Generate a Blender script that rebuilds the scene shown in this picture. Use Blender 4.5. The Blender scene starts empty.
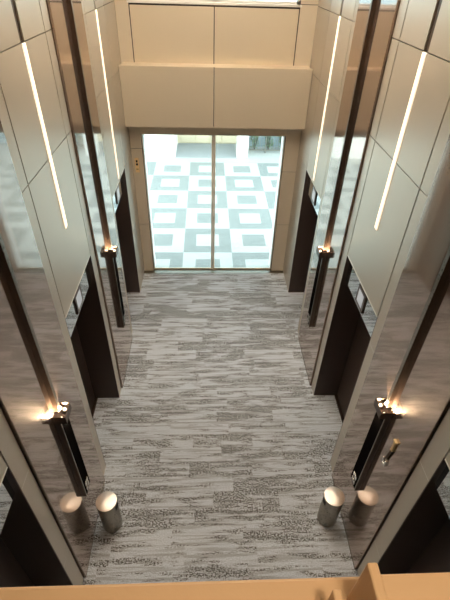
import bpy, bmesh, math, random
from mathutils import Vector, Matrix
random.seed(4)
S = bpy.context.scene
COL = S.collection

# ------------------------------------------------------------------ helpers
def box(bm, x0, x1, y0, y1, z0, z1, bev=0.0, mi=0):
    if x0 > x1: x0, x1 = x1, x0
    if y0 > y1: y0, y1 = y1, y0
    if z0 > z1: z0, z1 = z1, z0
    m = Matrix.Translation(((x0+x1)/2, (y0+y1)/2, (z0+z1)/2)) @ Matrix.Diagonal((x1-x0, y1-y0, z1-z0, 1))
    r = bmesh.ops.create_cube(bm, size=1, matrix=m)
    vs = r['verts']
    fs = set(f for v in vs for f in v.link_faces)
    for f in fs: f.material_index = mi
    if bev > 0:
        es = list(set(e for v in vs for e in v.link_edges))
        rr = bmesh.ops.bevel(bm, geom=es, offset=bev, segments=2, profile=0.5, affect='EDGES')
        for f in rr['faces']: f.material_index = mi

def lathe(bm, prof, cx, cy, n=48, mi=0, z0=0):
    rings = []
    for r, z in prof:
        if r < 1e-6:
            rings.append([bm.verts.new((cx, cy, z0+z))])
        else:
            rings.append([bm.verts.new((cx+r*math.cos(2*math.pi*i/n), cy+r*math.sin(2*math.pi*i/n), z0+z)) for i in range(n)])
    for a, b in zip(rings[:-1], rings[1:]):
        for i in range(n):
            j = (i+1) % n
            if len(a) == 1 and len(b) == 1: continue
            if len(a) == 1: f = bm.faces.new((a[0], b[j], b[i]))
            elif len(b) == 1: f = bm.faces.new((a[i], a[j], b[0]))
            else: f = bm.faces.new((a[i], a[j], b[j], b[i]))
            f.material_index = mi

def tube(bm, p0, p1, r, n=12):
    p0, p1 = Vector(p0), Vector(p1)
    d = p1-p0
    q = d.to_track_quat('Z', 'Y').to_matrix().to_4x4()
    bmesh.ops.create_cone(bm, cap_ends=True, segments=n, radius1=r, radius2=r, depth=d.length,
                          matrix=Matrix.Translation((p0+p1)/2) @ q)

def obj(name, bm, mats, parent=None, smooth=False):
    me = bpy.data.meshes.new(name)
    bmesh.ops.recalc_face_normals(bm, faces=bm.faces[:])
    if parent is not None:
        w = parent_world(parent)
        bmesh.ops.transform(bm, matrix=w.inverted(), verts=bm.verts[:])
    bm.to_mesh(me); bm.free()
    if not isinstance(mats, (list, tuple)): mats = [mats]
    for m in mats: me.materials.append(m)
    if smooth:
        for p in me.polygons: p.use_smooth = True
        try: me.set_sharp_from_angle(angle=math.radians(35))
        except Exception: pass
    o = bpy.data.objects.new(name, me)
    COL.objects.link(o)
    if parent is not None: o.parent = parent
    return o

def parent_world(o):
    m = Matrix.Translation(o.location) @ o.rotation_euler.to_matrix().to_4x4()
    if o.parent: m = parent_world(o.parent) @ m
    return m

def tag(o, label, cat, group=None, kind=None):
    if label: o['label'] = label
    if cat: o['category'] = cat
    if group: o['group'] = group
    if kind: o['kind'] = kind
    return o

def thing(name, label, cat, loc, group=None):
    o = bpy.data.objects.new(name, None)
    o.empty_display_size = 0.1
    COL.objects.link(o); o.location = loc
    return tag(o, label, cat, group)

def struct(name, bm, mats, label=None, cat=None, parent=None):
    o = obj(name, bm, mats, parent)
    if parent is None:
        o['kind'] = 'structure'
        if label: o['label'] = label
        if cat: o['category'] = cat
    return o

# ------------------------------------------------------------------ materials
def mat(name):
    m = bpy.data.materials.new(name); m.use_nodes = True
    nt = m.node_tree
    return m, nt, nt.nodes['Principled BSDF']

def simple(name, col, rough=0.5, metal=0.0, spec=0.5, emis=None, es=0, bump=0, bscale=60):
    m, nt, p = mat(name)
    p.inputs['Base Color'].default_value = (*col, 1)
    p.inputs['Roughness'].default_value = rough
    p.inputs['Metallic'].default_value = metal
    p.inputs['Specular IOR Level'].default_value = spec
    if emis:
        p.inputs['Emission Color'].default_value = (*emis, 1)
        p.inputs['Emission Strength'].default_value = es
    # faint procedural unevenness so nothing is perfectly flat
    tc = nt.nodes.new('ShaderNodeTexCoord'); no = nt.nodes.new('ShaderNodeTexNoise')
    no.inputs['Scale'].default_value = bscale
    nt.links.new(tc.outputs['Object'], no.inputs['Vector'])
    mr = nt.nodes.new('ShaderNodeMapRange')
    mr.inputs['To Min'].default_value = max(0.0, rough-0.03); mr.inputs['To Max'].default_value = min(1, rough+0.03)
    nt.links.new(no.outputs['Fac'], mr.inputs['Value']); nt.links.new(mr.outputs['Result'], p.inputs['Roughness'])
    if bump:
        b = nt.nodes.new('ShaderNodeBump'); b.inputs['Strength'].default_value = bump; b.inputs['Distance'].default_value = 0.002
        nt.links.new(no.outputs['Fac'], b.inputs['Height']); nt.links.new(b.outputs['Normal'], p.inputs['Normal'])
    return m

M = {}
M['panel'] = simple('beige_laminate', (0.63, 0.575, 0.495), 0.36, 0.6, 0.5)
M['panel_end'] = simple('beige_end_panel', (0.78, 0.67, 0.515), 0.40, 0.35, 0.5)
M['panel_jamb'] = simple('champagne_jamb', (0.72, 0.62, 0.485), 0.4, 0.2)
M['joint'] = simple('joint_dark', (0.03, 0.024, 0.02), 0.9)
M['trim'] = simple('pale_metal_edge', (0.85, 0.83, 0.78), 0.3, 0.2)
M['door_brown'] = simple('dark_brown_door', (0.085, 0.055, 0.043), 0.42, 0.35)
M['jamb'] = simple('dark_bronze_jamb', (0.078, 0.052, 0.043), 0.45, 0.2)
M['bronze'] = simple('dark_bronze', (0.085, 0.060, 0.046), 0.30, 0.6)
M['fin'] = simple('fin_bronze', (0.17, 0.125, 0.10), 0.25, 0.85)
M['blackgloss'] = simple('black_gloss', (0.008, 0.007, 0.007), 0.6, 0.0, 0.0)
M['steel'] = simple('brushed_steel', (0.32, 0.295, 0.255), 0.28, 1.0)
M['steel_bright'] = simple('bright_steel', (0.8, 0.79, 0.76), 0.22, 1.0)
M['gold'] = simple('brass', (0.95, 0.70, 0.36), 0.4, 0.25)
M['darkslot'] = simple('dark_slot', (0.02, 0.018, 0.016), 0.6)
M['tan'] = simple('tan_painted_ledge', (0.58, 0.365, 0.19), 0.5, 0.0, 0.4, bump=0.15, bscale=90)
M['white'] = simple('white_render', (0.86, 0.87, 0.86), 0.7)
M['frame'] = simple('champagne_frame', (0.80, 0.68, 0.50), 0.40, 0.1)
M['frame_w'] = simple('pale_frame', (0.80, 0.78, 0.73), 0.4, 0.1)
M['ceil'] = simple('ceiling_paint', (0.75, 0.68, 0.58), 0.7)
M['slate'] = simple('slate_paving', (0.24, 0.27, 0.29), 0.6)
M['facade'] = simple('pale_facade', (0.74, 0.75, 0.74), 0.6)
M['facade_glass'] = simple('facade_glass', (0.35, 0.45, 0.50), 0.12, 0.3)
M['store'] = simple('storefront_beige', (0.72, 0.64, 0.46), 0.5)
M['leaf'] = simple('leaf', (0.16, 0.24, 0.13), 0.6)
M['led'] = simple('led_diffuser', (0.9, 0.85, 0.75), 0.4, emis=(1.0, 0.80, 0.58), es=1.15)
M['bulb'] = simple('bulb_glass', (0.9, 0.9, 0.9), 0.3, emis=(1.0, 0.78, 0.50), es=5)
M['lens'] = simple('lens_glass', (0.9, 0.9, 0.9), 0.3, emis=(1.0, 0.8, 0.55), es=4)
M['screen'] = simple('indicator_screen', (0.3, 0.3, 0.3), 0.2, emis=(0.92, 0.96, 1.0), es=0.30)
M['lamp'] = simple('ceiling_diffuser', (0.9, 0.9, 0.9), 0.5, emis=(1.0, 0.87, 0.70), es=27)

def mirror_metal(name, col, rough, diff_col, mixf, rough2):
    m, nt, p = mat(name)
    p.inputs['Base Color'].default_value = (*col, 1); p.inputs['Metallic'].default_value = 1
    tc = nt.nodes.new('ShaderNodeTexCoord'); mp = nt.nodes.new('ShaderNodeMapping')
    mp.inputs['Scale'].default_value = (3, 3, 90)
    no = nt.nodes.new('ShaderNodeTexNoise'); no.inputs['Scale'].default_value = 2; no.inputs['Detail'].default_value = 3
    nt.links.new(tc.outputs['Object'], mp.inputs['Vector']); nt.links.new(mp.outputs['Vector'], no.inputs['Vector'])
    mr = nt.nodes.new('ShaderNodeMapRange'); mr.inputs['To Min'].default_value = rough*0.6; mr.inputs['To Max'].default_value = rough*1.4
    nt.links.new(no.outputs['Fac'], mr.inputs['Value']); nt.links.new(mr.outputs['Result'], p.inputs['Roughness'])
    q = nt.nodes.new('ShaderNodeBsdfPrincipled')
    q.inputs['Base Color'].default_value = (*diff_col, 1); q.inputs['Metallic'].default_value = 0.3
    q.inputs['Roughness'].default_value = rough2
    mx = nt.nodes.new('ShaderNodeMixShader'); mx.inputs[0].default_value = mixf
    nt.links.new(p.outputs[0], mx.inputs[1]); nt.links.new(q.outputs[0], mx.inputs[2])
    nt.links.new(mx.outputs[0], nt.nodes['Material Output'].inputs[0])
    return m
M['pier'] = mirror_metal('polished_bronze_steel', (0.46, 0.385, 0.345), 0.11, (0.22, 0.155, 0.12), 0.2, 0.5)
M['pier'].node_tree.nodes['Principled BSDF'].inputs['Coat Weight'].default_value = 1.0
M['pier'].node_tree.nodes['Principled BSDF'].inputs['Coat IOR'].default_value = 1.7
M['pier'].node_tree.nodes['Principled BSDF'].inputs['Coat Tint'].default_value = (1, 0.93, 0.88, 1)
M['mirror'] = mirror_metal('transom_mirror', (0.60, 0.64, 0.66), 0.03, (0.2, 0.2, 0.2), 0.05, 0.4)

# bin lid: spun (radially brushed) steel
m, nt, p = mat('spun_steel')
p.inputs['Base Color'].default_value = (1.0, 0.93, 0.86, 1); p.inputs['Metallic'].default_value = 1
p.inputs['Roughness'].default_value = 0.46; p.inputs['Anisotropic'].default_value = 0.8
tg = nt.nodes.new('ShaderNodeTangent'); tg.direction_type = 'RADIAL'; tg.axis = 'Z'
nt.links.new(tg.outputs[0], p.inputs['Tangent'])
M['spun'] = m

# glass
m = bpy.data.materials.new('clear_glass'); m.use_nodes = True; nt = m.node_tree; nt.nodes.clear()
out = nt.nodes.new('ShaderNodeOutputMaterial'); tr = nt.nodes.new('ShaderNodeBsdfTransparent'); gl = nt.nodes.new('ShaderNodeBsdfGlossy')
tr.inputs[0].default_value = (0.93, 0.97, 0.96, 1); gl.inputs['Roughness'].default_value = 0.02
fr = nt.nodes.new('ShaderNodeFresnel'); fr.inputs[0].default_value = 1.45
mx = nt.nodes.new('ShaderNodeMixShader')
nt.links.new(fr.outputs[0], mx.inputs[0]); nt.links.new(tr.outputs[0], mx.inputs[1]); nt.links.new(gl.outputs[0], mx.inputs[2]); nt.links.new(mx.outputs[0], out.inputs[0])
M['glass'] = m

# carpet: streaky plank carpet, streaks run across the hall
def math_n(nt, op, a, b=None, clamp=False):
    n = nt.nodes.new('ShaderNodeMath'); n.operation = op; n.use_clamp = clamp
    for i, v in enumerate((a, b)):
        if v is None: continue
        if isinstance(v, (int, float)): n.inputs[i].default_value = v
        else: nt.links.new(v, n.inputs[i])
    return n.outputs[0]
m, nt, p = mat('streaked_carpet')
N, L = nt.nodes.new, nt.links.new
tc = N('ShaderNodeTexCoord'); sx = N('ShaderNodeSeparateXYZ'); L(tc.outputs['Object'], sx.inputs[0])
row = math_n(nt, 'FLOOR', math_n(nt, 'MULTIPLY', sx.outputs[1], 1/0.25))
wr = N('ShaderNodeTexWhiteNoise'); wr.noise_dimensions = '1D'; L(row, wr.inputs['W'])
xs = math_n(nt, 'ADD', sx.outputs[0], math_n(nt, 'MULTIPLY', wr.outputs['Value'], 1.0))
cell = math_n(nt, 'FLOOR', xs)
cid = math_n(nt, 'ADD', math_n(nt, 'MULTIPLY', row, 7.31), math_n(nt, 'MULTIPLY', cell, 3.17))
wc = N('ShaderNodeTexWhiteNoise'); wc.noise_dimensions = '1D'; L(cid, wc.inputs['W'])
off = math_n(nt, 'MULTIPLY', wc.outputs['Value'], 40.0)
cx = N('ShaderNodeCombineXYZ')
L(math_n(nt, 'ADD', math_n(nt, 'MULTIPLY', sx.outputs[0], 1.7), off), cx.inputs[0])
L(math_n(nt, 'MULTIPLY', sx.outputs[1], 11.0), cx.inputs[1])
n1 = N('ShaderNodeTexNoise'); n1.inputs['Scale'].default_value = 1.0; n1.inputs['Detail'].default_value = 5; n1.inputs['Roughness'].default_value = 0.62
L(cx.outputs[0], n1.inputs['Vector'])
cx2 = N('ShaderNodeCombineXYZ')
L(math_n(nt, 'ADD', math_n(nt, 'MULTIPLY', sx.outputs[0], 0.9), off), cx2.inputs[0])
L(math_n(nt, 'MULTIPLY', sx.outputs[1], 24.0), cx2.inputs[1])
n1b = N('ShaderNodeTexNoise'); n1b.inputs['Scale'].default_value = 1.0; n1b.inputs['Detail'].default_value = 3
L(cx2.outputs[0], n1b.inputs['Vector'])
n2 = N('ShaderNodeTexNoise'); n2.inputs['Scale'].default_value = 52; n2.inputs['Detail'].default_value = 2.5; n2.inputs['Roughness'].default_value = 0.6
mp = N('ShaderNodeMapping'); mp.inputs['Scale'].default_value = (0.8, 1.25, 1); L(tc.outputs['Object'], mp.inputs['Vector']); L(mp.outputs[0], n2.inputs['Vector'])
def ramp(v, a, b):
    r = N('ShaderNodeMapRange'); r.inputs['From Min'].default_value = a; r.inputs['From Max'].default_value = b; L(v, r.inputs['Value']); return r.outputs['Result']
mask = ramp(math_n(nt, 'ADD', n1.outputs['Fac'], math_n(nt, 'MULTIPLY', math_n(nt, 'SUBTRACT', wc.outputs['Value'], 0.45), 0.16)), 0.475, 0.56)              # where a speckled band lies
spk = ramp(n2.outputs['Fac'], 0.46, 0.53)
dark = math_n(nt, 'MULTIPLY', mask, spk, True)
thin = ramp(n1b.outputs['Fac'], 0.50, 0.60)
mid = math_n(nt, 'MULTIPLY', thin, 0.62, True)
def mixc(f, a, b):
    n = N('ShaderNodeMix'); n.data_type = 'RGBA'
    L(f, n.inputs[0])
    for i, v in ((6, a), (7, b)):
        if isinstance(v, tuple): n.inputs[i].default_value = (*v, 1)
        else: L(v, n.inputs[i])
    return n.outputs[2]
c = mixc(mid, (0.79, 0.835, 0.905), (0.43, 0.44, 0.46))
c = mixc(dark, c, (0.135, 0.125, 0.12))
L(c, p.inputs['Base Color']); p.inputs['Roughness'].default_value = 0.95; p.inputs['Specular IOR Level'].default_value = 0.1
n3 = N('ShaderNodeTexNoise'); n3.inputs['Scale'].default_value = 85; n3.inputs['Detail'].default_value = 1; L(tc.outputs['Object'], n3.inputs['Vector'])
hv = N('ShaderNodeHueSaturation'); L(ramp(n3.outputs['Fac'], 0.25, 0.75), hv.inputs['Value']); L(c, hv.inputs['Color'])
hv2 = N('ShaderNodeMapRange'); hv2.inputs['From Min'].default_value = 0.3; hv2.inputs['From Max'].default_value = 0.7; hv2.inputs['To Min'].default_value = 0.66; hv2.inputs['To Max'].default_value = 1.16
L(n3.outputs['Fac'], hv2.inputs['Value']); L(hv2.outputs['Result'], hv.inputs['Value']); L(hv.outputs['Color'], p.inputs['Base Color'])
b = N('ShaderNodeBump'); b.inputs['Strength'].default_value = 0.3; b.inputs['Distance'].default_value = 0.004
L(n2.outputs['Fac'], b.inputs['Height']); L(b.outputs['Normal'], p.inputs['Normal'])
M['carpet'] = m

# plaza paving: checker of squares, each with an inset square of the other tone
m, nt, p = mat('plaza_paving')
N, L = nt.nodes.new, nt.links.new
tc = N('ShaderNodeTexCoord'); sx = N('ShaderNodeSeparateXYZ'); L(tc.outputs['Object'], sx.inputs[0])
T = 1.333
u = math_n(nt, 'DIVIDE', math_n(nt, 'ADD', sx.outputs[0], 0.83), T)
v = math_n(nt, 'DIVIDE', math_n(nt, 'ADD', sx.outputs[1], -10.02), T)
fu, fv = math_n(nt, 'FLOOR', u), math_n(nt, 'FLOOR', v)
par = math_n(nt, 'FLOORED_MODULO', math_n(nt, 'ADD', fu, fv), 2.0)
au = math_n(nt, 'ABSOLUTE', math_n(nt, 'SUBTRACT', math_n(nt, 'FRACT', u), 0.5))
av = math_n(nt, 'ABSOLUTE', math_n(nt, 'SUBTRACT', math_n(nt, 'FRACT', v), 0.5))
inn = math_n(nt, 'LESS_THAN', math_n(nt, 'MAXIMUM', au, av), 0.245)
x = math_n(nt, 'ABSOLUTE', math_n(nt, 'SUBTRACT', par, inn))      # 0 = grey, 1 = white
far = math_n(nt, 'GREATER_THAN', sx.outputs[1], 16.7)
nz = N('ShaderNodeTexNoise'); nz.inputs['Scale'].default_value = 9; nz.inputs['Detail'].default_value = 4; L(tc.outputs['Object'], nz.inputs['Vector'])
def mixc2(f, a, b):
    n = N('ShaderNodeMix'); n.data_type = 'RGBA'; L(f, n.inputs[0])
    for i, vv in ((6, a), (7, b)):
        if isinstance(vv, tuple): n.inputs[i].default_value = (*vv, 1)
        else: L(vv, n.inputs[i])
    return n.outputs[2]
g = mixc2(nz.outputs['Fac'], (0.155, 0.185, 0.185), (0.225, 0.25, 0.247))
w = mixc2(nz.outputs['Fac'], (0.36, 0.39, 0.385), (0.42, 0.44, 0.435))
c = mixc2(x, g, w)
c = mixc2(far, c, (0.36, 0.385, 0.38))
L(c, p.inputs['Base Color']); p.inputs['Roughness'].default_value = 0.6
M['plaza'] = m

# ------------------------------------------------------------------ dimensions
W = 1.8
PY = [-0.349, 2.803, 5.952]            # pier centres
PH = 0.668                            # half width of polished panel
SH = 0.89                             # half width incl. beige strips
END = 9.13
TOPZ = 8.2
OPN = [(PY[0]+SH, PY[1]-SH), (PY[1]+SH, PY[2]-SH), (PY[2]+SH, 8.217)]
ZT = 3.11                             # head of lift recess
ZJ = [4.70, 5.72]
BACK = -3.2
G = 0.02
GH = 0.010

# ------------------------------------------------------------------ floor / shell
bm = bmesh.new(); box(bm, -2.6, 2.6, BACK, 9.02, -0.15, 0)
struct('floor', bm, M['carpet'], 'streaky grey plank carpet floor of the lift lobby', 'floor')
bm = bmesh.new(); box(bm, -1.8, 1.8, 9.02, 9.26, -0.15, 0.004)
struct('trim_1', bm, M['steel'], 'metal threshold under the glass doors', 'threshold')

SD = {-1: 'left', 1: 'right'}
MW = [M['panel'], M['joint'], M['trim'], M['bronze']]
LV = [0, 0.96, 2.70, ZJ[0], ZJ[1], 6.75, TOPZ]
for s in (-1, 1):
    def seg(name, fill, label):
        bm = bmesh.new()
        fill(lambda y0, y1, z0, z1, d0=W, d1=W+0.03, mi=0: box(bm, s*d0, s*d1, y0, y1, z0, z1, 0, mi))
        struct(name, bm, MW, label, 'wall')
    for i, yc in enumerate(PY):
        # dark core behind the polished panel, and the narrow beige strips each side of it
        seg('wall_'+SD[s], lambda pb: pb(max(yc-SH, BACK)+0.003, yc+SH-0.003, 0, TOPZ, W+0.035, 2.55, 1), 'wall core behind a polished panel')
        for q in (-1, 1):
            y0, y1 = sorted((yc+q*(PH+0.016), yc+q*SH))
            def strip(pb):
                for zi in (0.96, 2.70): pb(y0+0.002, y1-0.002, zi-0.006, zi+0.006, W+0.001, W+0.03, 2)
                for z0, z1 in zip(LV[:-1], LV[1:]): pb(y0, y1, z0+GH/2, z1-GH/2 if z1 < TOPZ else z1, W, W+0.034)
            seg('wall_%s_strip' % SD[s], strip, 'narrow beige strip beside a polished panel')
    seg('wall_'+SD[s], lambda pb: pb(BACK, PY[0]-SH, 0, TOPZ, W, 2.55), 'beige wall beside the balcony')
    def end(pb):
        pb(8.22, END+0.0, 0, TOPZ, W+0.012, 2.55, 1)
        zz = [0, 1.6, ZT, ZJ[0], ZJ[1], TOPZ]
        for z0, z1 in zip(zz[:-1], zz[1:]): pb(8.217, END, z0+GH/2, z1-GH/2, W, W+0.03)
    seg('wall_'+SD[s], end, 'beige %s wall next to the glass doors' % SD[s])
    for i, (a, b_) in enumerate(OPN):
        ym = (a+b_)/2
        def lintel(pb):
            pb(a, b_, ZT+0.005, TOPZ, W+0.05, 2.55, 1)
            zl = [ZT, ZJ[0], ZJ[1]]
            for z0, z1 in zip(zl[:-1], zl[1:]): pb(a+G, b_-G, z0+(GH/2 if z0 > ZT else 0), z1-GH/2, W, W+0.055)
            for z0, z1 in ((ZJ[1], 6.75), (6.75, TOPZ)):
                pb(a+G, ym-0.05, z0+GH/2, z1-GH/2, W, W+0.05); pb(ym+0.05, b_-G, z0+GH/2, z1-GH/2, W, W+0.05)
            pb(ym-0.049, ym+0.049, ZJ[1]+0.012, TOPZ, W+0.014, W+0.05, 3)
            pb(a+G, b_-G, ZT-0.014, ZT, W-0.003, W+0.055, 2)
        seg('wall_'+SD[s], lintel, 'beige %s wall panels above a lift doorway' % SD[s])
    bm = bmesh.new()
    box(bm, s*2.55, s*2.6, BACK, END+0.1, 0, TOPZ)
    struct('wall_%s_outer' % SD[s], bm, M['joint'], 'shaft wall behind the %s lifts' % SD[s], 'wall')

# front wall with door opening and upper window
DX0, DX1, DZ = -1.56, 1.485, 3.46
bm = bmesh.new()
box(bm, -2.6, -1.8-0.0, END+0.10, END+0.45, 0, 9.4, 0, 1)
box(bm, 1.8, 2.6, END+0.10, END+0.45, 0, 9.4, 0, 1)
for xa, xb in ((-1.8, DX0), (DX1, 1.8)):
    box(bm, xa, xb, END+0.012, END+0.32, 0, 9.4, 0, 1)
    for z0, z1 in ((0.0, 1.35), (1.35, 2.67 if xa > 0 else 3.15), (2.67 if xa > 0 else 3.15, 4.74), (4.74, 5.74), (5.74, 9.4)):
        box(bm, xa+(0.002 if xa < 0 else 0), xb-(0.002 if xa > 0 else 0), END, END+0.03, z0+GH/2, z1-GH/2, 0, 2)
    xr = DX0 if xa < 0 else DX1
    box(bm, xr, xr+(0.028 if xa < 0 else -0.028), END+0.11, END+0.34, 0.0, DZ, 0, 3)          # white outer reveal
box(bm, DX0, DX1, END+0.012, END+0.32, DZ, 5.70, 0, 1)
box(bm, DX0, DX1, END, END+0.03, DZ, 3.70)                       # fascia over the doors
for xa, xb in ((DX0+0.018, -0.058), (-0.042, DX1-0.018)):
    box(bm, xa, xb, END-0.004, END+0.03, 4.60, 5.67, 0.003)      # upper panels
box(bm, DX0, DX1, END+0.0, END+0.32, 8.0, 9.4, 0, 0)
struct('wall_front', bm, [M['panel_end'], M['joint'], M['panel_jamb'], M['white']], 'beige panelled end wall around the glass doors', 'wall')

bm = bmesh.new(); box(bm, DX0-0.02, DX1+0.02, END-0.025, END+0.34, 5.70, 5.735, 0.003)
struct('trim_2', bm, M['trim'], 'pale sill of the window high over the doors', 'sill')
bm = bmesh.new()
for xa, xb in ((DX0, DX0+0.05), (-0.075, -0.025), (DX1-0.05, DX1)): box(bm, xa, xb, END+0.1, END+0.16, 5.735, 8.0)
box(bm, DX0, DX1, END+0.1, END+0.16, 5.735, 5.77); box(bm, DX0, DX1, END+0.1, END+0.16, 7.95, 8.0)
w1 = struct('window_1', bm, M['frame_w'], 'window strip high above the beige header', 'window')
bm = bmesh.new(); box(bm, DX0+0.05, DX1-0.05, END+0.125, END+0.133, 5.77, 7.95)
obj('window_pane', bm, M['glass'], w1)

# boxed header over the doors
hd = thing('header_box', 'wide projecting beige boxed header above the glass doors', 'header', (-0.05, 9.05, 3.62))
bm = bmesh.new(); box(bm, -1.77, 1.765, 8.87, END-0.0042, 3.70, 4.765, 0.0)
obj('box_core', bm, M['joint'], hd)
bm = bmesh.new(); box(bm, -1.77, 1.765, 8.875, END-0.0042, 4.765, 4.774); obj('top_cap', bm, M['panel_end'], hd)
for xa, xb in ((-1.797, -0.056), (-0.044, 1.793)):
    bm = bmesh.new(); box(bm, xa, xb, 8.82, 8.88, 3.685, 4.775, 0.006)
    obj('header_panel', bm, M['panel_end'], hd)

# glass doors
for i, (xa, xb) in enumerate(((DX0+0.004, -0.042), (-0.038, DX1-0.004))):
    bm = bmesh.new()
    inner, outer = (0.035, 0.03)
    la, lb = (0.012, 0.04) if i == 0 else (0.04, 0.012)
    y0, y1 = END+0.05, END+0.10
    box(bm, xa, xa+la, y0, y1, 0.012, DZ-0.01, 0.003); box(bm, xb-lb, xb, y0, y1, 0.012, DZ-0.01, 0.003)
    box(bm, xa+la, xb-lb, y0, y1, DZ-0.03, DZ-0.01); box(bm, xa+la, xb-lb, y0+0.01, y1-0.01, 0.012, 0.04)
    d = struct('door_%d' % (i+1), bm, M['frame'],
               ['left', 'right'][i]+' leaf of the tall glass doors to the plaza', 'door')
    bm = bmesh.new(); box(bm, xa+la, xb-lb, END+0.072, END+0.08, 0.04, DZ-0.03)
    obj('glass_pane', bm, M['glass'], d)
    bm = bmesh.new()
    xe = xa+la if i == 0 else xb-lb-0.010
    box(bm, xe, xe+0.010, y0-0.004, y1+0.004, 0.04, DZ-0.03)
    o = obj('edge_seal', bm, M['frame_w'], d); o['label'] = 'pale white edge strip'

# ceiling, back wall, balcony slab
bm = bmesh.new(); box(bm, -2.6, 2.6, BACK, END+0.45, TOPZ, TOPZ+0.2)
struct('ceiling', bm, M['ceil'], 'high ceiling of the lobby', 'ceiling')
bm = bmesh.new(); box(bm, -2.6, 2.6, BACK-0.2, BACK, 0, TOPZ+0.2)
struct('wall_back', bm, M['panel'], 'back wall behind the balcony', 'wall')
for k, y in enumerate((4.9, 6.7)):
    t = thing('ceiling_light', 'recessed warm ceiling light, number %s from the doors' % ['two', 'one'][k], 'light', (0, y, TOPZ), 'ceiling lights')
    bm = bmesh.new(); box(bm, -0.75, 0.75, y-0.45, y+0.45, TOPZ-0.02, TOPZ-0.001); obj('frame', bm, M['frame'], t)
    bm = bmesh.new(); box(bm, -0.7, 0.7, y-0.4, y+0.4, TOPZ-0.026, TOPZ-0.02); obj('diffuser', bm, M['lamp'], t)

t = thing('parapet_fill', 'unseen round ceiling light added over the balcony to brighten the parapet', 'light', (0.1, -0.5, TOPZ), 'ceiling lights')  # unseen ceiling spot, added to brighten the parapet ledge
bm = bmesh.new(); lathe(bm, [(0.05, -0.002), (0.09, -0.002), (0.09, -0.014), (0.05, -0.02)], 0.1, -0.5, 32, 0, TOPZ); obj('ring', bm, M['frame_w'], t, True)
bm = bmesh.new(); lathe(bm, [(0, -0.004), (0.05, -0.004)], 0.1, -0.5, 32, 0, TOPZ); obj('lens', bm, M['lens'], t)
ld = bpy.data.lights.new('downlight_lamp', 'SPOT'); ld.energy = 300; ld.color = (1.0, 0.84, 0.64); ld.spot_size = math.radians(56); ld.spot_blend = 0.6; ld.shadow_soft_size = 0.25
lo = bpy.data.objects.new('downlight_lamp', ld); COL.objects.link(lo); lo.parent = t; lo.location = (0, 0, -0.03)

# balcony parapet in the foreground
pr = thing('balcony_parapet', 'tan painted balcony parapet along the bottom of the photo', 'parapet', (0, 0.1, 4.6))
bm = bmesh.new(); box(bm, -1.785, 1.785, -0.10, 0.262, 4.6, 5.46); obj('parapet_wall', bm, M['tan'], pr)
bm = bmesh.new(); box(bm, -1.785, 1.785, -0.12, 0.271, 5.46, 5.50, 0.006); obj('coping', bm, M['tan'], pr)
bm = bmesh.new()
box(bm, 0.036, 0.052, -0.12, 0.239, 5.50, 5.65, 0.003)
box(bm, 0.050, 1.79, -0.12, 0.224, 5.50, 5.648, 0.003)
o = obj('raised_block', bm, M['tan'], pr); o['label'] = 'raised right section with a projecting end rib'
bm = bmesh.new(); box(bm, -0.010, 0.004, -0.12, 0.222, 5.50, 5.60, 0.003)
o = obj('rib', bm, M['tan'], pr); o['label'] = 'lower rib beside the raised section'
bm = bmesh.new(); box(bm, -1.79, 1.79, BACK, 0.0, 4.40, 4.60)
struct('floor_balcony', bm, M['carpet'], 'balcony floor behind the parapet', 'floor')

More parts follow.
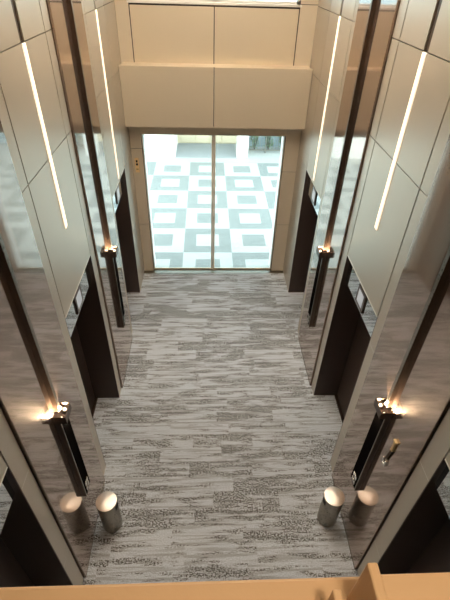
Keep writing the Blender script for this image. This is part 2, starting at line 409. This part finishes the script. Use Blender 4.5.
# ------------------------------------------------------------------ polished piers with fin, uplight
WHERE = {(-1, 1): 'on the left wall nearest the camera', (1, 1): 'on the right wall nearest the camera',
         (-1, 2): 'on the left wall nearest the glass doors', (1, 2): 'on the right wall nearest the glass doors'}
for s in (-1, 1):
    for k in (1, 2):
        yc = PY[k]
        bm = bmesh.new()
        box(bm, s*(W-0.028), s*(W+0.033), yc-PH, yc+PH, 0.03, TOPZ-0.01, 0.004)
        wh = WHERE[(s, k)]
        t = thing('pier_panel', 'tall polished bronze wall panel '+wh, 'wall panel', (s*(W-0.028), yc, 0), 'polished pier panels')
        obj('panel', bm, M['pier'], t)
        bm = bmesh.new(); box(bm, s*(W-0.028), s*(W+0.033), yc-PH, yc+PH, 0, 0.03)
        obj('skirting', bm, M['bronze'], t)
        # fin above the lantern and call post below it
        f = thing('metal_fin', 'slim dark bronze vertical fin '+wh, 'fin', (s*(W-0.028), yc, 2.62), 'bronze fins over the uplights')
        bm = bmesh.new(); box(bm, s*(W-0.078), s*(W-0.028), yc-0.025, yc+0.025, 2.63, TOPZ-0.01, 0.002); obj('fin_blade', bm, M['fin'], f)
        bm = bmesh.new(); box(bm, s*(W-0.081), s*(W-0.0775), yc-0.022, yc+0.022, 2.63, TOPZ-0.01); obj('edge_strip', bm, M['steel'], f)
        c = thing('call_post', 'dark box post with lift call buttons '+wh, 'lift call post', (s*(W-0.028), yc, 1.0), 'lift call posts')
        bm = bmesh.new(); box(bm, s*(W-0.088), s*(W-0.0278), yc-0.10, yc+0.10, 1.00, 2.53, 0.003); obj('post_body', bm, M['bronze'], c)
        bm = bmesh.new(); box(bm, s*(W-0.091), s*(W-0.087), yc-0.088, yc+0.096, 1.01, 2.52); fp = obj('front_plate', bm, M['blackgloss'], c); fp['label'] = 'black glossy front plate'
        bm = bmesh.new(); box(bm, s*(W-0.093), s*(W-0.0875), yc-0.10, yc-0.088, 1.00, 2.53); obj('edge_trim', bm, M['steel'], c)
        for zz in (1.08, 1.18):
            bm = bmesh.new(); box(bm, s*(W-0.098), s*(W-0.091), yc-0.045, yc+0.055, zz-0.035, zz+0.035, 0.003)
            bb = obj('call_button', bm, M['steel_bright'], c)
            bm = bmesh.new()
            # arrow mark on the button
            sg = 1 if zz > 1.1 else -1
            xs_ = s*(W-0.0985)
            v = [bm.verts.new((xs_, yc+0.005-0.024, zz-sg*0.015)), bm.verts.new((xs_, yc+0.005+0.024, zz-sg*0.015)), bm.verts.new((xs_, yc+0.005, zz+sg*0.02))]
            bm.faces.new(v)
            obj('arrow_mark', bm, M['darkslot'], bb)
        # lantern
        l = thing('wall_uplight', 'small boxed brass-lit uplight lantern '+wh, 'wall light', (s*(W-0.028), yc, 2.5), 'wall uplights')
        bm = bmesh.new()
        xo, xi = W-0.155, W-0.028
        z0, z1 = 2.53, 2.63
        box(bm, s*xo, s*xi, yc-0.10, yc+0.10, z0, z0+0.012)
        box(bm, s*xo, s*(xo+0.008), yc-0.10, yc+0.10, z0, z1)
        box(bm, s*xo, s*xi, yc-0.10, yc-0.092, z0, z1); box(bm, s*xo, s*xi, yc+0.092, yc+0.10, z0, z1)
        obj('housing', bm, M['bronze'], l)
        for q in (-1, 1):
            bm = bmesh.new()
            lathe(bm, [(0, 0), (0.014, 0.0), (0.018, 0.008), (0.014, 0.022), (0.008, 0.028), (0, 0.029)], s*(W-0.096), yc+q*0.06, 20, 0, 2.552)
            obj('bulb', bm, M['bulb'], l, True)
            bm = bmesh.new()
            lathe(bm, [(0.012, 2.512-2.5), (0.03, 0.014), (0.036, 0.04), (0.034, 0.04), (0.027, 0.018), (0.012, 0.016)], s*(W-0.096), yc+q*0.06, 20, 0, 2.531)
            obj('reflector', bm, M['bronze'], l, True)
            ld = bpy.data.lights.new('uplight_lamp', 'SPOT'); ld.energy = 45; ld.color = (1.0, 0.72, 0.44); ld.spot_size = math.radians(110); ld.spot_blend = 0.12; ld.shadow_soft_size = 0.012
            lo = bpy.data.objects.new('uplight_lamp', ld); COL.objects.link(lo)
            lo.parent = l
            lo.location = (s*(-0.068), q*0.06, 0.088)
            lo.rotation_euler = (math.pi, 0, 0)
        bm = bmesh.new(); lathe(bm, [(0, 0), (0.022, 0), (0.024, 0.004), (0.02, 0.007), (0, 0.007)], s*(W-0.123), yc, 24, 0, 2.523); obj('down_lens', bm, M['lens'], l, True)
        ld = bpy.data.lights.new('downlight_lamp', 'SPOT'); ld.energy = 7; ld.color = (1.0, 0.76, 0.52); ld.spot_size = math.radians(64); ld.spot_blend = 0.7; ld.shadow_soft_size = 0.02
        lo = bpy.data.objects.new('downlight_lamp', ld); COL.objects.link(lo); lo.parent = l; lo.location = (s*(-0.095), 0, 0.018)

# ------------------------------------------------------------------ lift entrances
NM = {0: 'nearest the camera', 1: 'in the middle', 2: 'nearest the glass doors'}
for s in (-1, 1):
    for k, (a, b_) in enumerate(OPN):
        t = thing('lift_entrance', 'dark brown recessed lift doorway on the %s wall, %s' % (SD[s], NM[k]), 'lift', (s*W, (a+b_)/2, 0), 'recessed lift doorways')
        ym = (a+b_)/2
        for y0, y1 in ((a+0.012, ym-0.002), (ym+0.002, b_-0.012)):
            bm = bmesh.new(); box(bm, s*2.24, s*2.30, y0, y1, 0.012, 2.70, 0.002); obj('door_leaf', bm, M['door_brown'], t)
        for y0, y1 in ((a+0.001, a+0.012), (b_-0.012, b_-0.001)):
            bm = bmesh.new(); box(bm, s*(W+0.002), s*2.40, y0, y1, 0, ZT-0.02); obj('jamb', bm, M['jamb'], t)
        bm = bmesh.new(); box(bm, s*(W+0.075), s*2.40, a+0.012, b_-0.012, 2.67, 2.70); obj('soffit', bm, M['jamb'], t)
        bm = bmesh.new(); box(bm, s*(W+0.085), s*2.40, a+0.012, b_-0.012, 2.70, ZT-0.02); obj('head', bm, M['jamb'], t)
        bm = bmesh.new(); box(bm, s*2.19, s*2.34, a+0.012, b_-0.012, 0, 0.010); obj('door_sill', bm, M['bronze'], t)
        bm = bmesh.new(); box(bm, s*(W+0.06), s*(W+0.075), a+0.012, b_-0.012, 2.672, ZT-0.02); tp = obj('transom_panel', bm, M['mirror'], t); tp['label'] = 'mirror-polished transom'
        bm = bmesh.new()
        yq = ym-0.01
        box(bm, s*(W+0.042), s*(W+0.061), yq-0.15, yq+0.15, 2.72, 3.0, 0.004)
        ind = obj('floor_indicator', bm, M['bronze'], t); ind['label'] = 'square floor indicator in a dark frame'
        bm = bmesh.new(); box(bm, s*(W+0.0395), s*(W+0.043), yq-0.095, yq+0.095, 2.765, 2.955); obj('screen', bm, M['screen'], ind)
        if k == 0: continue
        z0 = 3.9 if k == 1 else 3.16
        st = thing('light_strip', 'thin glowing vertical light strip above the %s lift doorway on the %s wall' % ({1: 'middle', 2: 'farthest'}[k], SD[s]), 'light strip', (s*W, ym, z0), 'vertical wall light strips')
        bm = bmesh.new(); box(bm, s*(W-0.004), s*(W+0.002), ym-0.046, ym+0.046, z0-0.008, ZJ[1]-0.004, 0.001); obj('channel', bm, M['trim'], st)
        bm = bmesh.new(); box(bm, s*(W-0.012), s*(W-0.003), ym-0.036, ym+0.036, z0, ZJ[1]-0.008, 0.003); obj('diffuser', bm, M['led'], st)

# ------------------------------------------------------------------ pedestal ash bins
for s in (-1, 1):
    x, y, h, r = s*1.54, 2.81, 0.655, 0.136
    t = thing('litter_bin', 'slim stainless steel cylinder litter bin standing by the %s wall' % SD[s], 'bin', (x, y, 0), 'stainless litter bins')
    bm = bmesh.new()
    lathe(bm, [(0.0, 0.001), (r-0.006, 0.001), (r-0.006, 0.03), (r, 0.031), (r, 0.47), (r, 0.60), (r, h-0.012), (r-0.004, h-0.010), (0, h-0.010)], x, y, 64)
    obj('body', bm, M['steel'], t, True)
    bm = bmesh.new(); lathe(bm, [(0, 0.0), (r-0.008, 0.0), (r-0.008, 0.028), (0, 0.028)], x, y, 64); obj('base_ring', bm, M['darkslot'], t, True)
    bm = bmesh.new(); lathe(bm, [(r-0.004, h-0.010), (r+0.002, h-0.008), (r+0.002, h-0.002), (r-0.002, h), (0, h+0.0005)], 0, 0, 96)
    ld = bmesh.new(); bm.free()
    lathe(ld, [(r-0.004, h-0.010), (r+0.002, h-0.008), (r+0.002, h-0.002), (r-0.002, h), (0.004, h+0.0005), (0, h+0.0005)], x, y, 96)
    li = obj('lid', ld, M['spun'], t, True); li['label'] = 'round spun-steel lid with a radial sheen'
    # side opening towards the hall
    bm = bmesh.new()
    a0 = math.pi if s > 0 else 0
    a0 += (0.15 if s > 0 else -0.15)
    for i in range(8):
        aa = a0-0.32+0.64*i/8; ab = a0-0.32+0.64*(i+1)/8
        R1, R0 = r+0.0015, r-0.006
        p_ = [(R0, aa, .515), (R1, aa, .515), (R1, ab, .515), (R0, ab, .515), (R0, aa, .60), (R1, aa, .60), (R1, ab, .60), (R0, ab, .60)]
        vv = [bm.verts.new((x+R*math.cos(q), y+R*math.sin(q), z)) for R, q, z in p_]
        for ff in ((0, 1, 2, 3), (4, 7, 6, 5), (1, 5, 6, 2), (0, 3, 7, 4), (0, 4, 5, 1), (3, 2, 6, 7)): bm.faces.new([vv[j] for j in ff])
    bmesh.ops.remove_doubles(bm, verts=bm.verts[:], dist=1e-5)
    obj('litter_slot', bm, M['darkslot'], t)

# brass plate by the doors, brass bracket on the right pier
t = thing('wall_plate', 'small brass plate on the end wall left of the glass doors', 'wall plate', (-1.70, END, 2.65))
bm = bmesh.new(); box(bm, -1.745, -1.655, END-0.014, END, 2.63, 2.95, 0.004); obj('plate', bm, M['gold'], t)
for z0, z1, w_ in ((2.855, 2.905, 0.018), (2.79, 2.835, 0.022), (2.70, 2.712, 0.025)):
    bm = bmesh.new(); box(bm, -1.70-w_, -1.70+w_, END-0.017, END-0.0135, z0, z1, 0.001); obj('dark_mark', bm, M['darkslot'], t)

t = thing('wall_bracket', 'small brass and steel cranked bracket on the right polished panel', 'bracket', (W-0.028, 2.44, 2.2))
XB = W-0.028
bm = bmesh.new(); box(bm, XB-0.025, XB, 2.452, 2.485, 2.30, 2.47, 0.005); box(bm, XB-0.028, XB, 2.44, 2.497, 2.45, 2.48, 0.004); obj('upper_plate', bm, M['gold'], t)
bm = bmesh.new(); tube(bm, (XB-0.02, 2.462, 2.31), (XB-0.02, 2.50, 2.09), 0.013); obj('rod', bm, M['bronze'], t)
bm = bmesh.new(); box(bm, XB-0.025, XB, 2.46, 2.53, 2.00, 2.03, 0.004); box(bm, XB-0.025, XB, 2.46, 2.48, 2.01, 2.10, 0.003); box(bm, XB-0.025, XB, 2.51, 2.53, 2.01, 2.10, 0.003); o = obj('lower_clip', bm, M['steel_bright'], t); o['label'] = 'pale metal clip'

# ------------------------------------------------------------------ outside
bm = bmesh.new(); box(bm, -14, 14, 9.26, 30, -0.2, 0)
struct('ground', bm, M['plaza'], 'pale plaza paving of nested grey and white squares', 'paving')
bm = bmesh.new(); box(bm, -1.45, 1.03, 17.2, 18.85, 0.0, 0.006)
struct('trim_3', bm, M['slate'], 'dark slate strip before the shopfront', 'paving')

bd = thing('neighbour_building', 'pale building across the plaza with a recessed beige entrance', 'building', (0, 18.9, 0))
bm = bmesh.new(); box(bm, -8, 8, 17.6, 22, 3.4, 9); obj('upper_wall', bm, M['facade'], bd)
for i in range(7):
    for z in (4.6, 6.6):
        x0 = -7.6+i*2.2
        bm = bmesh.new(); box(bm, x0, x0+1.9, 17.57, 17.6, z, z+1.5); wf = obj('window', bm, M['facade_glass'], bd)
        bm = bmesh.new(); box(bm, x0-0.04, x0+1.94, 17.54, 17.6, z-0.07, z); obj('window_ledge', bm, M['white'], wf)
bm = bmesh.new(); box(bm, -8, -1.45, 17.3, 20, 0, 3.4); o = obj('side_wall', bm, M['white'], bd); o['label'] = 'white wall left of the entrance'
bm = bmesh.new(); box(bm, -1.45, 2.0, 18.95, 19.2, 0, 3.4); obj('entrance_back', bm, M['store'], bd)
for xa, xb in ((-1.30, -0.70), (-0.66, -0.06), (-0.02, 0.45), (0.5, 1.1)):
    bm = bmesh.new(); box(bm, xa, xb, 18.90, 18.95, 0.05, 2.6, 0.004); obj('entrance_panel', bm, M['store'], bd)
bm = bmesh.new(); box(bm, 1.05, 1.50, 17.25, 17.75, 0, 3.4, 0.01); o = obj('column', bm, M['white'], bd); o['label'] = 'white square column right of the entrance'
bm = bmesh.new(); box(bm, 1.5, 8, 18.6, 20, 0, 3.4); o = obj('shop_window', bm, M['facade_glass'], bd)

rl = thing('railing', 'low pale metal railing in front of the planting across the plaza', 'railing', (2.4, 17.85, 0))
for x in (1.56, 2.28, 3.0, 3.72):
    bm = bmesh.new(); box(bm, x-0.02, x+0.02, 17.83, 17.87, 0, 1.05); obj('post', bm, M['steel'], rl)
for z in (0.12, 1.05):
    bm = bmesh.new(); box(bm, 1.54, 3.74, 17.835, 17.865, z-0.02, z+0.02); obj('rail', bm, M['steel'], rl)
for i in range(20):
    x = 1.62+i*0.108
    bm = bmesh.new(); tube(bm, (x, 17.85, 0.12), (x, 17.85, 1.05), 0.008, 6); obj('baluster', bm, M['steel'], rl)
for i, x in enumerate((1.85, 2.45, 3.05, 3.6)):
    t = thing('shrub', 'leafy green shrub behind the far railing, %s from the white column' % ['first', 'second', 'third', 'fourth'][i], 'shrub', (x, 18.2, 0), 'shrubs behind the railing')
    bm = bmesh.new()
    for j in range(6):
        a = random.uniform(0, 6.28); tube(bm, (x, 18.2, 0), (x+0.16*math.cos(a), 18.2+0.1*math.sin(a), random.uniform(.4, .75)), 0.010, 6)
    obj('stems', bm, M['bronze'], t)
    bm = bmesh.new()
    for j in range(260):
        a = random.uniform(0, 6.28); rr = 0.17*math.sqrt(random.random()); z = random.uniform(0.08, 0.95)
        c = Vector((x+rr*math.cos(a), 18.2+rr*0.8*math.sin(a), z))
        d = Vector((random.uniform(-1, 1), random.uniform(-1, 1), random.uniform(-.3, 1))).normalized()
        e = d.cross(Vector((random.random(), random.random(), random.random()))).normalized()
        q = [c, c+d*.05+e*.022, c+d*.11, c+d*.05-e*.022]
        bm.faces.new([bm.verts.new(v) for v in q])
    obj('foliage', bm, M['leaf'], t)

# ------------------------------------------------------------------ light
w = bpy.data.worlds.new('overcast'); S.world = w; w.use_nodes = True
bg = w.node_tree.nodes['Background']
bg.inputs[0].default_value = (0.88, 0.985, 1.0, 1); bg.inputs[1].default_value = 5.6
def portal(name, x0, x1, z0, z1, y):
    l = bpy.data.lights.new(name, 'AREA'); l.shape = 'RECTANGLE'; l.size = x1-x0; l.size_y = z1-z0
    l.cycles.is_portal = True
    o = bpy.data.objects.new(name, l); COL.objects.link(o); o.location = ((x0+x1)/2, y, (z0+z1)/2); o.rotation_euler = (math.radians(-90), 0, 0)
portal('door_portal', DX0, DX1, 0, DZ, END+0.36)
portal('window_portal', DX0, DX1, 5.735, 8.0, END+0.36)

# ------------------------------------------------------------------ camera (solved from the photograph)
f, p, yw, rl_, cx_, H = 426.078, 0.674, 0.0551, 0.0322, -0.1968, 6.331
F = Vector((math.sin(yw)*math.cos(p), math.cos(yw)*math.cos(p), -math.sin(p)))
R0 = Vector((math.cos(yw), -math.sin(yw), 0)); U0 = R0.cross(F)
R = R0*math.cos(rl_)+U0*math.sin(rl_); U = -R0*math.sin(rl_)+U0*math.cos(rl_)
cd = bpy.data.cameras.new('camera'); cam = bpy.data.objects.new('camera', cd); COL.objects.link(cam)
mw = Matrix((R, U, -F)).transposed().to_4x4(); mw.translation = Vector((cx_, 0, H))
cam.matrix_world = mw
cd.sensor_fit = 'VERTICAL'; cd.sensor_height = 36; cd.lens = f/600*36; cd.clip_start = 0.02
S.camera = cam
vs = S.view_settings
vs.view_transform = 'Standard'; vs.look = 'None'; vs.gamma = 1; vs.use_curve_mapping = False; vs.exposure = 0.07
